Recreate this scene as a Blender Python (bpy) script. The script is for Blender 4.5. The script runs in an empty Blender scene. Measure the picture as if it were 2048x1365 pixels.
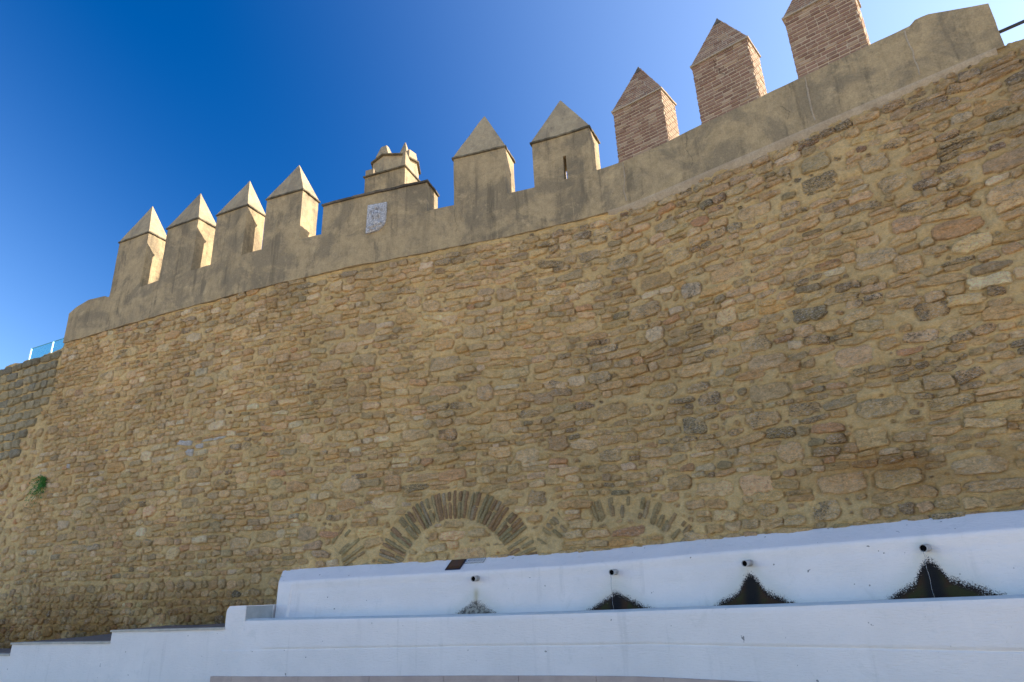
import bpy, math, random
import numpy as np
random.seed(7)
rng = np.random.default_rng(11)
scene = bpy.context.scene
R = math.radians

# ------------------------------------------------------------------ camera, sky, sun, exposure
EYE = 1.58
cam_d = bpy.data.cameras.new("camera"); cam = bpy.data.objects.new("camera", cam_d)
scene.collection.objects.link(cam); scene.camera = cam
cam_d.sensor_width = 36.0; cam_d.lens = 36.0 * 1320.0 / 2048.0
cam_d.clip_end = 3000.0; cam_d.clip_start = 0.05
from mathutils import Matrix, Vector
RT = Vector((0.99921157, 0.01413969, -0.03709855)); UP = Vector((0.03970181, -0.35586653, 0.93369309))
FW = Vector((0, 0.93442982, 0.35614733))
m = Matrix.Identity(4)
for i in range(3):
    m[i][0] = RT[i]; m[i][1] = UP[i]; m[i][2] = -FW[i]
m.translation = Vector((0, 0, EYE)); cam.matrix_world = m

SUN_AZ, SUN_EL = R(88.0), R(30.0)          # azimuth clockwise from +Y
SKY_S, SKY_V = .53, .43
world = bpy.data.worlds.new("World"); scene.world = world; world.use_nodes = True
wn = world.node_tree; wn.nodes.clear()
sky = wn.nodes.new("ShaderNodeTexSky"); sky.sky_type = 'NISHITA'; sky.sun_disc = False
sky.sun_elevation = SUN_EL; sky.sun_rotation = SUN_AZ
sky.air_density = 1.0; sky.dust_density = 0.7; sky.ozone_density = 1.5
bg = wn.nodes.new("ShaderNodeBackground"); bg.inputs[1].default_value = 0.15
wo = wn.nodes.new("ShaderNodeOutputWorld")
# a clear sky is deepest a right angle away from the sun (its light is polarised there) and palest towards and opposite it
def wmath(op, a, b=0.0, cl=False):
    nd = wn.nodes.new("ShaderNodeMath"); nd.operation = op; nd.use_clamp = cl
    for sk, v in zip(nd.inputs, (a, b)):
        if isinstance(v, (int, float)): sk.default_value = v
        else: wn.links.new(v, sk)
    return nd.outputs[0]
tc = wn.nodes.new("ShaderNodeTexCoord"); dt = wn.nodes.new("ShaderNodeVectorMath"); dt.operation = 'DOT_PRODUCT'
wn.links.new(tc.outputs['Generated'], dt.inputs[0])
dt.inputs[1].default_value = (math.sin(SUN_AZ) * math.cos(SUN_EL), math.cos(SUN_AZ) * math.cos(SUN_EL), math.sin(SUN_EL))
c2 = wmath('MULTIPLY', dt.outputs['Value'], dt.outputs['Value'])
pol = wmath('POWER', wmath('DIVIDE', wmath('SUBTRACT', 1.0, c2), wmath('ADD', 1.0, c2)), 1.7)
hs = wn.nodes.new("ShaderNodeHueSaturation"); wn.links.new(wmath('ADD', wmath('MULTIPLY', pol, .012), .503), hs.inputs['Hue'])
wn.links.new(wmath('ADD', wmath('MULTIPLY', pol, SKY_S), 0.98), hs.inputs['Saturation'])
wn.links.new(wmath('ADD', wmath('MULTIPLY', pol, -SKY_V), .85), hs.inputs['Value'])
wn.links.new(sky.outputs[0], hs.inputs['Color']); wn.links.new(hs.outputs[0], bg.inputs[0]); wn.links.new(bg.outputs[0], wo.inputs[0])
sun_d = bpy.data.lights.new("sun", 'SUN'); sun_d.energy = 3.8; sun_d.angle = R(0.5); sun_d.color = (1.0, 0.87, 0.75)
sun = bpy.data.objects.new("sun", sun_d); scene.collection.objects.link(sun)
sv = Vector((math.sin(SUN_AZ) * math.cos(SUN_EL), math.cos(SUN_AZ) * math.cos(SUN_EL), math.sin(SUN_EL)))
sun.rotation_euler = sv.to_track_quat('Z', 'Y').to_euler(); sun.location = (12, 2, 20)
scene.view_settings.view_transform = 'Standard'; scene.view_settings.look = 'None'
scene.view_settings.exposure = 1.60; scene.view_settings.gamma = 1.0; scene.view_settings.use_curve_mapping = False
scene.cycles.max_bounces = 6; scene.cycles.diffuse_bounces = 4

# ------------------------------------------------------------------ noise and the plan of the rampart
_tab = rng.random((256, 256))
def vn(x, y, seed=0):
    x = np.asarray(x, float) + seed * 17.13; y = np.asarray(y, float) + seed * 9.71
    xi = np.floor(x).astype(int); yi = np.floor(y).astype(int); fx = x - xi; fy = y - yi
    fx = fx * fx * (3 - 2 * fx); fy = fy * fy * (3 - 2 * fy)
    a = _tab[xi & 255, yi & 255]; b = _tab[(xi + 1) & 255, yi & 255]
    c = _tab[xi & 255, (yi + 1) & 255]; d = _tab[(xi + 1) & 255, (yi + 1) & 255]
    return (a * (1 - fx) + b * fx) * (1 - fy) + (c * (1 - fx) + d * fx) * fy
def fbm(x, y, seed=0, o=4):
    r = 0; k = 0.5; t = 0
    for i in range(o):
        r = r + k * vn(np.asarray(x) * 2 ** i, np.asarray(y) * 2 ** i, seed + i * 3); t += k; k *= 0.5
    return r / t

K = np.array([(-15, 16.2), (-9.99, 13.70), (-7.5, 12.55), (-4.97, 11.42), (-2.87, 10.64), (-.14, 9.83), (1.0, 9.42),
              (1.87, 9.02), (2.5, 8.53), (4.05, 7.28), (5.74, 5.93), (8, 4.1), (8.4, 3.78)])
def plan(K, ds=.02, sig=.25):
    L = np.r_[0, np.cumsum(np.hypot(*np.diff(K, axis=0).T))]
    s = np.arange(0, L[-1], ds); P = np.c_[np.interp(s, L, K[:, 0]), np.interp(s, L, K[:, 1])]
    n = int(3 * sig / ds); k = np.exp(-.5 * (np.arange(-n, n + 1) * ds / sig) ** 2); k /= k.sum()
    Q = P.copy()
    for j in range(2):
        pad = np.r_[2 * P[0, j] - P[n:0:-1, j], P[:, j], 2 * P[-1, j] - P[-2:-n - 2:-1, j]]
        Q[:, j] = np.convolve(pad, k, 'valid')
    return np.r_[0, np.cumsum(np.hypot(*np.diff(Q, axis=0).T))], Q
PS, PQ = plan(K)
PT = np.gradient(PQ, axis=0); PT /= np.hypot(*PT.T)[:, None]; PN = np.c_[PT[:, 1], -PT[:, 0]]
S_END = PS[-1] - .1
def W(s, o, z):
    """along the wall, outwards from its face, up -> world"""
    s = np.asarray(s, float); o = np.asarray(o, float); z = np.asarray(z, float); s, o, z = np.broadcast_arrays(s, o, z)
    x = np.interp(s, PS, PQ[:, 0]) + np.interp(s, PS, PN[:, 0]) * o
    y = np.interp(s, PS, PQ[:, 1]) + np.interp(s, PS, PN[:, 1]) * o
    return np.stack([x, y, z], -1)

# ------------------------------------------------------------------ object helpers
def tag(o, label=None, cat=None, group=None, kind=None):
    if label: o["label"] = label
    if cat: o["category"] = cat
    if group: o["group"] = group
    if cat and not kind: kind = "thing"
    if kind: o["kind"] = kind
    return o
def empty(name, loc=(0, 0, 0), parent=None):
    o = bpy.data.objects.new(name, None); scene.collection.objects.link(o); o.empty_display_size = .2
    o.location = loc
    if parent: child(o, parent)
    return o
def child(o, parent):
    o.parent = parent
    p = Vector((0, 0, 0)); q = parent
    while q: p += q.location; q = q.parent
    o.location = o.location - p
def link(name, V, F, mt, parent=None, tint=None, grit=None, extra=None, smooth=False, uv=None, origin='mean'):
    V = np.asarray(V, float)
    org = V.mean(0) if origin == 'mean' else np.zeros(3)
    me = bpy.data.meshes.new(name)
    if isinstance(F, np.ndarray):
        k = F.shape[1]; n = len(F)
        me.vertices.add(len(V)); me.vertices.foreach_set("co", (V - org).ravel())
        me.loops.add(n * k); me.loops.foreach_set("vertex_index", F.ravel().astype(np.int32))
        me.polygons.add(n); me.polygons.foreach_set("loop_start", np.arange(0, n * k, k, dtype=np.int32))
        me.update(calc_edges=True)
    else:
        me.from_pydata([tuple(v) for v in V - org], [], F)
    if tint is not None:
        a = me.attributes.new("tint", 'FLOAT_COLOR', 'POINT')
        c = np.ones((len(V), 4)); c[:, :3] = tint; a.data.foreach_set("color", c.ravel())
    if grit is not None:
        a = me.attributes.new("grit", 'FLOAT', 'POINT'); a.data.foreach_set("value", np.broadcast_to(grit, (len(V),)).astype(float).copy())
    for k_, v_ in (extra or {}).items():
        a = me.attributes.new(k_, 'FLOAT', 'POINT'); a.data.foreach_set("value", np.asarray(v_, float))
    if smooth: me.polygons.foreach_set("use_smooth", np.ones(len(me.polygons), bool))
    me.materials.append(mt); me.update()
    o = bpy.data.objects.new(name, me); scene.collection.objects.link(o); o.location = tuple(org)
    if parent: child(o, parent)
    return o
class MB:
    """collects pieces into one mesh"""
    def __init__(s): s.V = []; s.F = []; s.n = 0; s.T = []
    def add(s, V, F, t=None):
        V = np.asarray(V, float).reshape(-1, 3); s.V.append(V); s.F += [tuple(int(i) + s.n for i in f) for f in F]; s.n += len(V)
        s.T.append(np.tile(np.asarray(t if t is not None else (1, 1, 1), float), (len(V), 1)) if t is None or np.ndim(t) == 1 else t)
    def build(s, name, mt, parent=None, tint=False, grit=None, smooth=False):
        return link(name, np.concatenate(s.V), s.F, mt, parent, np.concatenate(s.T) if tint else None, grit, smooth=smooth)
BOXF = [(0, 3, 2, 1), (4, 5, 6, 7), (0, 1, 5, 4), (1, 2, 6, 5), (2, 3, 7, 6), (3, 0, 4, 7)]
def boxV(s0, s1, o0, o1, z0, z1, j=0.):
    """a box on the wall: s0<s1, o0 back, o1 front"""
    c = np.array([(s0, o0, z0), (s1, o0, z0), (s1, o1, z0), (s0, o1, z0), (s0, o0, z1), (s1, o0, z1), (s1, o1, z1), (s0, o1, z1)], float)
    if j: c += rng.uniform(-j, j, c.shape)
    # s to the right, o towards the viewer: corner order gives outward normals after the flip below
    return W(c[:, 0], c[:, 1], c[:, 2])
def flip(F): return [f[::-1] for f in F]
def gridface(f, nu, nv):
    u, v = np.meshgrid(np.linspace(0, 1, nu + 1), np.linspace(0, 1, nv + 1), indexing='ij')
    V = f(u.ravel(), v.ravel()); idx = np.arange((nu + 1) * (nv + 1)).reshape(nu + 1, nv + 1)
    F = np.stack([idx[:-1, :-1], idx[1:, :-1], idx[1:, 1:], idx[:-1, 1:]], -1).reshape(-1, 4)
    return V, F
def rough_block(mb, s0, s1, o0, o1, z0, z1, res=.06, amp=.008, seed=3, top=None, ends=True, fr=2.5):
    """plastered block with uneven faces; top(s) may give its upper edge; z0 may be function too"""
    tp = top if top else (lambda s: np.full_like(s, z1)); bt = z0 if callable(z0) else (lambda s: np.full_like(s, z0))
    def dis(s, o, z):
        n = (fbm(s * fr, z * fr, seed) - .5) * 2 * amp
        e = (fbm(o * fr * 1.4 + s * .7, z * fr * 1.2, seed + 5) - .5) * 2 * amp
        q = (fbm(s * fr * 1.3, o * fr * 2, seed + 9) - .5) * 2 * amp
        r = .012                                            # worn arrises
        return s + e, o + n, z + q
    def em(s, o, z, ci):
        s, o, z = dis(s, o, z); return W(s, o, z)
    ns = max(2, int((s1 - s0) / res)); nz = max(2, int((z1 - (z0 if not callable(z0) else z0(np.array([s0]))[0])) / res)); no = max(2, int((o1 - o0) / res))
    def front(u, v): s = s0 + (s1 - s0) * u; return em(s, np.full_like(s, o1), bt(s) + (tp(s) - bt(s)) * v, 0)
    def back(u, v): s = s1 + (s0 - s1) * u; return em(s, np.full_like(s, o0), bt(s) + (tp(s) - bt(s)) * v, 0)
    def topf(u, v): s = s0 + (s1 - s0) * u; return em(s, o1 + (o0 - o1) * v, tp(s), 0)
    def botf(u, v): s = s0 + (s1 - s0) * u; return em(s, o0 + (o1 - o0) * v, bt(s), 0)
    def right(u, v): s = np.full_like(u, s1); return em(s, o1 + (o0 - o1) * u, bt(s) + (tp(s) - bt(s)) * v, 0)
    def left(u, v): s = np.full_like(u, s0); return em(s, o0 + (o1 - o0) * u, bt(s) + (tp(s) - bt(s)) * v, 0)
    for f, a, b in ((front, ns, nz), (back, ns, nz), (topf, ns, no), (botf, ns, no)) + (((right, no, nz), (left, no, nz)) if ends else ()):
        V, F = gridface(f, a, b); mb.add(V, F)
def tube(mb, pts, r, n=8, cap=True, t=None):
    pts = [Vector(p) for p in pts]; V = []; rs = r if hasattr(r, '__len__') else [r] * len(pts)
    for i, p in enumerate(pts):
        d = (pts[min(i + 1, len(pts) - 1)] - pts[max(i - 1, 0)]).normalized()
        a = d.orthogonal().normalized() if i == 0 else (a - d * a.dot(d)).normalized(); b = d.cross(a)
        V += [tuple(p + (a * math.cos(2 * math.pi * k / n) + b * math.sin(2 * math.pi * k / n)) * rs[i]) for k in range(n)]
    F = [(i * n + k, i * n + (k + 1) % n, (i + 1) * n + (k + 1) % n, (i + 1) * n + k) for i in range(len(pts) - 1) for k in range(n)]
    if cap: F += [tuple(range(n - 1, -1, -1)), tuple((len(pts) - 1) * n + k for k in range(n))]
    mb.add(V, F, t)

# ------------------------------------------------------------------ materials
class NT:
    def __init__(s, name):
        s.m = bpy.data.materials.new(name); s.m.use_nodes = True; s.t = s.m.node_tree; s.t.nodes.clear()
        s.out = s.t.nodes.new("ShaderNodeOutputMaterial"); s.b = s.t.nodes.new("ShaderNodeBsdfPrincipled")
        s.t.links.new(s.b.outputs[0], s.out.inputs[0]); s.b.inputs['Specular IOR Level'].default_value = .25
        s.g = s.t.nodes.new("ShaderNodeNewGeometry"); s.pos = s.g.outputs['Position']
    def put(s, sock, v):
        if hasattr(v, 'is_output') or isinstance(v, bpy.types.NodeSocket): s.t.links.new(v, sock)
        elif isinstance(v, tuple) and len(v) == 3 and sock.type == 'RGBA': sock.default_value = (*v, 1)
        else: sock.default_value = v
    def math(s, op, a, b=0., c=None, clamp=False):
        n = s.t.nodes.new("ShaderNodeMath"); n.operation = op; n.use_clamp = clamp; s.put(n.inputs[0], a); s.put(n.inputs[1], b)
        if c is not None: s.put(n.inputs[2], c)
        return n.outputs[0]
    def scale(s, v, k):
        n = s.t.nodes.new("ShaderNodeVectorMath"); n.operation = 'MULTIPLY'; s.put(n.inputs[0], v); n.inputs[1].default_value = k; return n.outputs[0]
    def noise(s, sc, det=4, rough=.55, vec=None, dist=0.):
        n = s.t.nodes.new("ShaderNodeTexNoise"); s.put(n.inputs['Vector'], vec or s.pos); n.inputs['Scale'].default_value = sc
        n.inputs['Detail'].default_value = det; n.inputs['Roughness'].default_value = rough; n.inputs['Distortion'].default_value = dist; return n.outputs['Fac']
    def voro(s, sc, vec=None):
        n = s.t.nodes.new("ShaderNodeTexVoronoi"); s.put(n.inputs['Vector'], vec or s.pos); n.inputs['Scale'].default_value = sc; return n.outputs['Distance']
    def ramp(s, f, a, b, lo=0., hi=1.):
        n = s.t.nodes.new("ShaderNodeMapRange"); n.interpolation_type = 'SMOOTHSTEP'; s.put(n.inputs[0], f); s.put(n.inputs[1], a); s.put(n.inputs[2], b)
        n.inputs[3].default_value = lo; n.inputs[4].default_value = hi; return n.outputs[0]
    def mix(s, f, a, b, mode='MIX'):
        n = s.t.nodes.new("ShaderNodeMix"); n.data_type = 'RGBA'; n.blend_type = mode; s.put(n.inputs[0], f); s.put(n.inputs[6], a); s.put(n.inputs[7], b); return n.outputs[2]
    def attr(s, name):
        n = s.t.nodes.new("ShaderNodeAttribute"); n.attribute_name = name; return n
    def gray(s, v):
        n = s.t.nodes.new("ShaderNodeCombineColor"); [s.put(n.inputs[i], v) for i in range(3)]; return n.outputs[0]
    def bump(s, h, dist, strength=1.):
        n = s.t.nodes.new("ShaderNodeBump"); s.put(n.inputs['Height'], h); n.inputs['Distance'].default_value = dist; n.inputs['Strength'].default_value = strength
        s.t.links.new(n.outputs[0], s.b.inputs['Normal'])
    def done(s, col, rough=.9):
        s.put(s.b.inputs['Base Color'], col); s.put(s.b.inputs['Roughness'], rough); return s.m

def masonry_mat(name, dist=.012, contrast=.5, mott=1.):
    g = NT(name); t = g.attr("tint").outputs['Color']; gr = g.attr("grit").outputs['Fac']
    fl = g.scale(g.pos, (1, 1, 2.6))
    n1 = g.noise(13, 8, .78); n2 = g.noise(40, 5, .8, fl); n3 = g.noise(42, 6, .78, fl, .5); n4 = g.noise(5, 4, .6)
    f = g.math('ADD', g.math('MULTIPLY', g.math('SUBTRACT', n1, .5), contrast * 1.6), g.math('MULTIPLY', g.math('SUBTRACT', n2, .5), contrast * 1.3))
    col = g.mix(1., t, g.gray(g.math('ADD', 1., f)), 'MULTIPLY')
    mo = g.noise(17, 7, .8, fl, .6); mo2 = g.noise(23, 6, .8, g.scale(g.pos, (1, 1, 1.6)), .4)
    col = g.mix(g.math('MULTIPLY', g.ramp(mo, .49, .60),   .36 * mott), col, g.mix(1., col, (.42, .38, .32), 'MULTIPLY'))
    col = g.mix(g.math('MULTIPLY', g.ramp(mo2, .52, .66), .45 * mott), col, g.mix(1., col, (1.45, 1.45, 1.5), 'MULTIPLY'))
    patch = g.math('MULTIPLY', g.ramp(g.math('ADD', n4, g.math('MULTIPLY', gr, .22)), .52, .80), gr, clamp=True)
    pit = g.math('MULTIPLY', g.ramp(n3, g.math('SUBTRACT', .672, g.math('MULTIPLY', patch, .18)), g.math('SUBTRACT', .76, g.math('MULTIPLY', patch, .18))), .85, clamp=True)
    col = g.mix(pit, col, (.085, .072, .055))
    col = g.mix(g.math('MULTIPLY', patch, .16), col, (.20, .175, .14))
    wh = g.math('MULTIPLY', g.ramp(g.noise(30, 6, .8, fl, .4), .52, .62), .8)
    col = g.mix(g.math('MULTIPLY', wh, gr, clamp=True), col, (.82, .76, .66))
    g.bump(g.math('ADD', g.math('ADD', n1, g.math('MULTIPLY', n2, .8)), g.math('MULTIPLY', pit, -.5)), dist * 2.)
    return g.done(col, .92)
M_stone = masonry_mat("rubble stone", .034, .95)
M_mortar = masonry_mat("lime mortar", .024, .6, .55)

def plaster_mat(name, a, b, dark, k=1.):
    g = NT(name)
    st = g.noise(1.6, 5, .6, g.scale(g.pos, (1, 1, .28)), .5); bl = g.noise(1.3, 7, .68, dist=.8); f1 = g.noise(9, 8, .72); f2 = g.noise(50, 4, .7)
    s2 = g.noise(7, 5, .65, g.scale(g.pos, (1, 1, .10))); s3 = g.noise(16, 4, .6, g.scale(g.pos, (1, 1, .08)))
    col = g.mix(g.ramp(f1, .35, .68), a, b)
    col = g.mix(g.math('MULTIPLY', g.ramp(bl, .44, .60), .66 * k), col, dark)
    col = g.mix(g.math('MULTIPLY', g.ramp(st, .5, .68), .55 * k), col, tuple(x * .8 for x in dark))
    col = g.mix(g.math('MULTIPLY', g.math('MULTIPLY', g.ramp(s2, .5, .68), g.ramp(bl, .35, .55)), .6 * k, clamp=True), col, tuple(x * .62 for x in dark))
    col = g.mix(g.math('MULTIPLY', g.ramp(s3, .62, .74), .3 * k), col, tuple(min(1, x * 1.2) for x in a))
    col = g.mix(g.math('MULTIPLY', g.ramp(g.noise(2.7, 7, .7, dist=.5), .56, .68), .5), col, tuple(min(1, x * 1.22) for x in a))
    col = g.mix(g.math('MULTIPLY', g.ramp(g.noise(6.5, 6, .75, dist=1.2), .62, .70), .35 * k), col, tuple(x * .7 for x in dark))
    sp = g.ramp(g.noise(30, 4, .7), .64, .74, 0, .6 * k); col = g.mix(sp, col, (.09, .08, .06))
    col = g.mix(1., col, g.gray(g.ramp(f2, .2, .8, .80, 1.16)), 'MULTIPLY')
    g.bump(g.math('ADD', g.math('MULTIPLY', f1, 1.), g.math('MULTIPLY', f2, .45)), .022)
    return g.done(col, .93)
M_plaster = plaster_mat("weathered ochre plaster", (.46, .35, .195), (.36, .275, .15), (.205, .17, .112))
M_cap = plaster_mat("ochre cap plaster", (.47, .37, .22), (.38, .295, .175), (.24, .195, .135), .7)
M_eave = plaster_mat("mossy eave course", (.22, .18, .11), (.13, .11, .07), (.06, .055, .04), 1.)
M_coping = plaster_mat("lichened coping", (.20, .16, .11), (.11, .095, .07), (.05, .045, .035), 1.)
M_fillet = plaster_mat("pale mortar fillet", (.46, .38, .27), (.40, .33, .23), (.33, .27, .19), .6)

def brick_mat():
    g = NT("old fired brick"); t = g.attr("tint").outputs['Color']
    n1 = g.noise(9, 5, .65); n2 = g.noise(70, 4, .6)
    col = g.mix(1., t, g.gray(g.math('ADD', .78, g.math('MULTIPLY', n2, .45))), 'MULTIPLY')
    col = g.mix(g.ramp(n1, .5, .68, 0, .62), col, (.36, .27, .18))
    g.bump(g.math('ADD', n2, n1), .006); return g.done(col, .9)
M_brick = brick_mat()
def simple(name, a, b, sc=8, dist=.004, rough=.85, spec=.25, metal=0.):
    g = NT(name); n = g.noise(sc, 5, .6); n2 = g.noise(sc * 7, 3, .6)
    g.bump(g.math('ADD', n, g.math('MULTIPLY', n2, .4)), dist); g.b.inputs['Metallic'].default_value = metal; g.b.inputs['Specular IOR Level'].default_value = spec
    return g.done(g.mix(g.ramp(n, .3, .7), a, b), rough)
M_bmortar = simple("brick mortar", (.52, .41, .285), (.44, .345, .235), 12)
M_paving = simple("brown paving slab", (.20, .155, .13), (.15, .12, .105), 6)
M_coping_white = simple("cream coping slab", (.55, .50, .42), (.42, .39, .33), 9)
M_plinth = simple("plinth stone", (.56, .43, .36), (.46, .35, .30), 5)
M_ground = simple("ground paving", (.54, .45, .34), (.47, .39, .295), 3)
M_marble = simple("weathered marble", (.66, .66, .65), (.26, .26, .27), 34, .02)
M_steel = simple("steel post", (.62, .64, .66), (.5, .52, .54), 9, .001, .35, .5, .6)
M_rail = simple("dark handrail paint", (.05, .055, .075), (.04, .045, .06), 9, .001, .5)
M_pipe = simple("spout pipe", (.30, .28, .25), (.50, .50, .50), 14, .003, .6)
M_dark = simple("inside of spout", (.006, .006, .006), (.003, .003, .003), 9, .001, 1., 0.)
M_rock = simple("terrace fill", (.32, .26, .17), (.25, .2, .13), 3)

def white_mat(name, stain=False, green=0.):
    g = NT(name); n = g.noise(1.3, 5, .6); f = g.noise(26, 5, .65); br = g.noise(5, 4, .6, g.scale(g.pos, (3, 3, 16)))
    vs = g.noise(7, 4, .6, g.scale(g.pos, (1, 1, .07)))
    col = g.mix(g.ramp(n, .3, .7), (.86, .805, .765), (.79, .745, .71))
    col = g.mix(g.ramp(vs, .58, .74, 0, .26), col, (.52, .50, .47))
    col = g.mix(g.ramp(g.noise(30, 3, .7), .72, .78, 0, .5), col, (.35, .33, .30))
    col = g.mix(g.ramp(g.noise(2.2, 6, .7), .66, .8, 0, .35), col, (.55, .54, .50))
    col = g.mix(g.ramp(g.noise(4.5, 7, .75, dist=.6), .56, .68, 0, .30), col, (.64, .62, .57))
    col = g.mix(g.ramp(g.noise(60, 3, .8), .66, .72, 0, .45), col, (.42, .40, .36))
    col = g.mix(g.ramp(g.noise(14, 2, .5), .735, .76, 0, .75), col, (.12, .11, .10))
    h = g.math('ADD', g.math('MULTIPLY', f, .8), g.math('MULTIPLY', br, 1.6))
    if stain:
        a = g.attr("stain").outputs['Fac']; w = g.attr("warm").outputs['Fac']; c = g.attr("core").outputs['Fac']; pale = g.attr("pale").outputs['Fac']
        col = g.mix(g.math('MULTIPLY', g.attr("halo").outputs['Fac'], .4), col, (.52, .55, .46))
        col = g.mix(g.math('MULTIPLY', w, g.ramp(g.noise(9, 4, .6, g.scale(g.pos, (1, 1, .3))), .3, .7, .3, 1), clamp=True), col, (.50, .43, .26))
        sp = g.noise(85, 3, .8); ed = g.noise(9, 4, .7)
        key = g.math('ADD', a, g.math('ADD', g.math('MULTIPLY', g.math('SUBTRACT', sp, .5), 5.5), g.math('MULTIPLY', g.math('SUBTRACT', ed, .5), 1.3)))
        mk = g.ramp(key, -.12, .16)
        alg = g.mix(g.ramp(g.noise(6, 4, .6), .42, .62), (.060, .030, .014), (.046, .042, .013))
        alg = g.mix(g.ramp(g.math('ADD', a, g.noise(16, 3, .6)), 1.0, 1.9), (.028, .018, .014), alg)
        alg = g.mix(c, alg, (.013, .012, .013))
        grey = g.mix(g.ramp(g.noise(22, 5, .7), .4, .6), (.12, .105, .09), (.42, .38, .31))
        alg = g.mix(pale, alg, grey)
        col = g.mix(mk, col, alg)
        h = g.math('ADD', h, g.math('MULTIPLY', g.math('MULTIPLY', mk, sp), 1.6))
    g.bump(h, .006, .8)
    return g.done(col, .85)
M_white = white_mat("white limewash"); M_white_stain = white_mat("white limewash with algae", True)
M_inner = simple("damp grey render", (.40, .43, .44), (.33, .36, .37), 5)
M_rim = simple("damp sky-tinted rim render", (.60, .64, .63), (.52, .57, .57), 5)  # teal tint: algae-tinted wet render, with reflected sky put into the colour
def glass_mat(name, col, rough=.02, tr=1.):
    g = NT(name); g.b.inputs['Transmission Weight'].default_value = tr; g.b.inputs['IOR'].default_value = 1.33; g.b.inputs['Specular IOR Level'].default_value = .5
    return g.done(col, rough)
M_water = glass_mat("trough water", (.55, .75, .70), .05, .6)
M_jet = glass_mat("falling water", (.55, .58, .62), .15, .7)
gm = NT("balustrade glass"); gm.b.inputs['Transmission Weight'].default_value = .95; gm.b.inputs['IOR'].default_value = 1.02; M_glass = gm.done((.45, .80, .78), .02)
gp = NT("plant leaf"); M_leaf = gp.done(gp.mix(gp.noise(30, 3), (.035, .13, .022), (.08, .24, .045)), .55)
M_tile = simple("brown glazed tile", (.045, .016, .010), (.015, .008, .008), 60, .002, .35, .5)
M_sign = simple("white glazed tile", (.66, .67, .66), (.58, .60, .60), 12, .001, .3, .5)
M_ink = simple("blue black lettering", (.03, .035, .06), (.03, .035, .06), 9, .001, .6)
M_blue = simple("blue drop print", (.03, .20, .36), (.03, .18, .33), 9, .001, .6)

# ------------------------------------------------------------------ ground and terrace
gx = [(-400, -400), (400, -400), (400, 400), (-400, 400)]
tag(link("ground", [(x, y, 0) for x, y in gx], [(0, 1, 2, 3)], M_ground, origin='zero'), kind="structure")
ss = np.arange(.2, S_END, .4)
n = len(ss); Vb = np.concatenate([W(ss, -.46, 7.16), W(ss, -7, 7.16), W(ss, -.46, -.2), W(ss, -7, -.2)])
Fb = []
for i in range(n - 1):
    Fb += [(i, i + 1, n + i + 1, n + i), (2 * n + i, i, i + 1, 2 * n + i + 1)[::1], (n + i, n + i + 1, 3 * n + i + 1, 3 * n + i)]
tag(link("terrace", Vb, Fb, M_rock), kind="structure")

# ------------------------------------------------------------------ rampart: mortar bed
SEAM = 5.58                     # where the older coursed wall meets the rubble wall
wall = empty("fortress_wall", tuple(W(14, 0, 0)))
tag(wall, "long curved castle rampart of ochre rubble stone with a plastered parapet and pointed merlons", "fortress wall")
oldw = empty("coursed_stone_wall", tuple(W(3, 0, 0)))
tag(oldw, "weathered wall of squared stone courses joining the rampart at the left edge", "stone wall")

def mortar_o(s, z):
    return (fbm(s * 3.2, z * 3.2, 2, 3) - .5) * .046 + (fbm(s * 12, z * 12, 5, 3) - .5) * .050 + (fbm(s * 30, z * 30, 6, 2) - .5) * .012 + (vn(s * .8, z * .8, 8) - .5) * .03
def region(s, z):
    """weathering of the masonry: damp brown foot, greyer top right, pale patches"""
    s = np.asarray(s, float); z = np.asarray(z, float)
    c = np.ones(s.shape + (3,))
    big = fbm(s * .55, z * .55, 21, 4); med = fbm(s * 1.7, z * 1.7, 25, 4)
    c *= (1 + .42 * (big - .5) + .30 * (med - .5))[..., None]
    damp = np.clip((2.15 - z) / .9, 0, 1) * np.clip((12.8 - s) / 1.5, 0, 1) * np.clip((fbm(s * 1.3, z * 1.6, 31, 4) - .36) / .16, 0, 1)
    c *= 1 - damp[..., None] * np.array([.42, .52, .66])
    d2 = np.clip(1 - np.hypot((s - 21.3) / 1.6, (z - 2.75) / .42), 0, 1) * np.clip((fbm(s * 2, z * 3, 35, 4) - .35) / .2, 0, 1)
    c *= 1 - d2[..., None] * np.array([.35, .5, .65])
    g = np.clip((s - 19) / 4, 0, 1) * np.clip((z - 3.5) / 3, 0, 1)
    gray = c.mean(-1, keepdims=True) * np.array([.86, .88, .98])
    c = c * (1 - .45 * g[..., None]) + gray * .45 * g[..., None] * .9
    up = np.clip((z - 6.5) / .7, 0, 1) * np.clip((fbm(s * 2.2, z * .6, 37, 4) - .4) / .2, 0, 1)
    c *= 1 - up[..., None] * np.array([.22, .2, .14])
    lf = np.clip((SEAM + .6 - s) / .8, 0, 1) * np.clip((z - 3.8) / 1.5, 0, 1)
    c = c * (1 - .2 * lf[..., None]) + c.mean(-1, keepdims=True) * np.array([.86, .88, .80]) * .2 * lf[..., None]
    return c
MORTAR = np.array([.80, .575, .26])
def wall_top(s):
    s = np.asarray(s, float)
    z = np.full(s.shape, 7.19)
    z = np.where(s < SEAM, 7.07 - .02 * (SEAM - s) + (fbm(s * 4, s * 0, 41, 3) - .5) * .12, z)
    z = np.where(s > 23.36, 7.2 + .1 * np.clip(s - 23.4, 0, 1) + (fbm(s * 3.5, s * 0, 43, 4) - .5) * .35, z)
    return z
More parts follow.
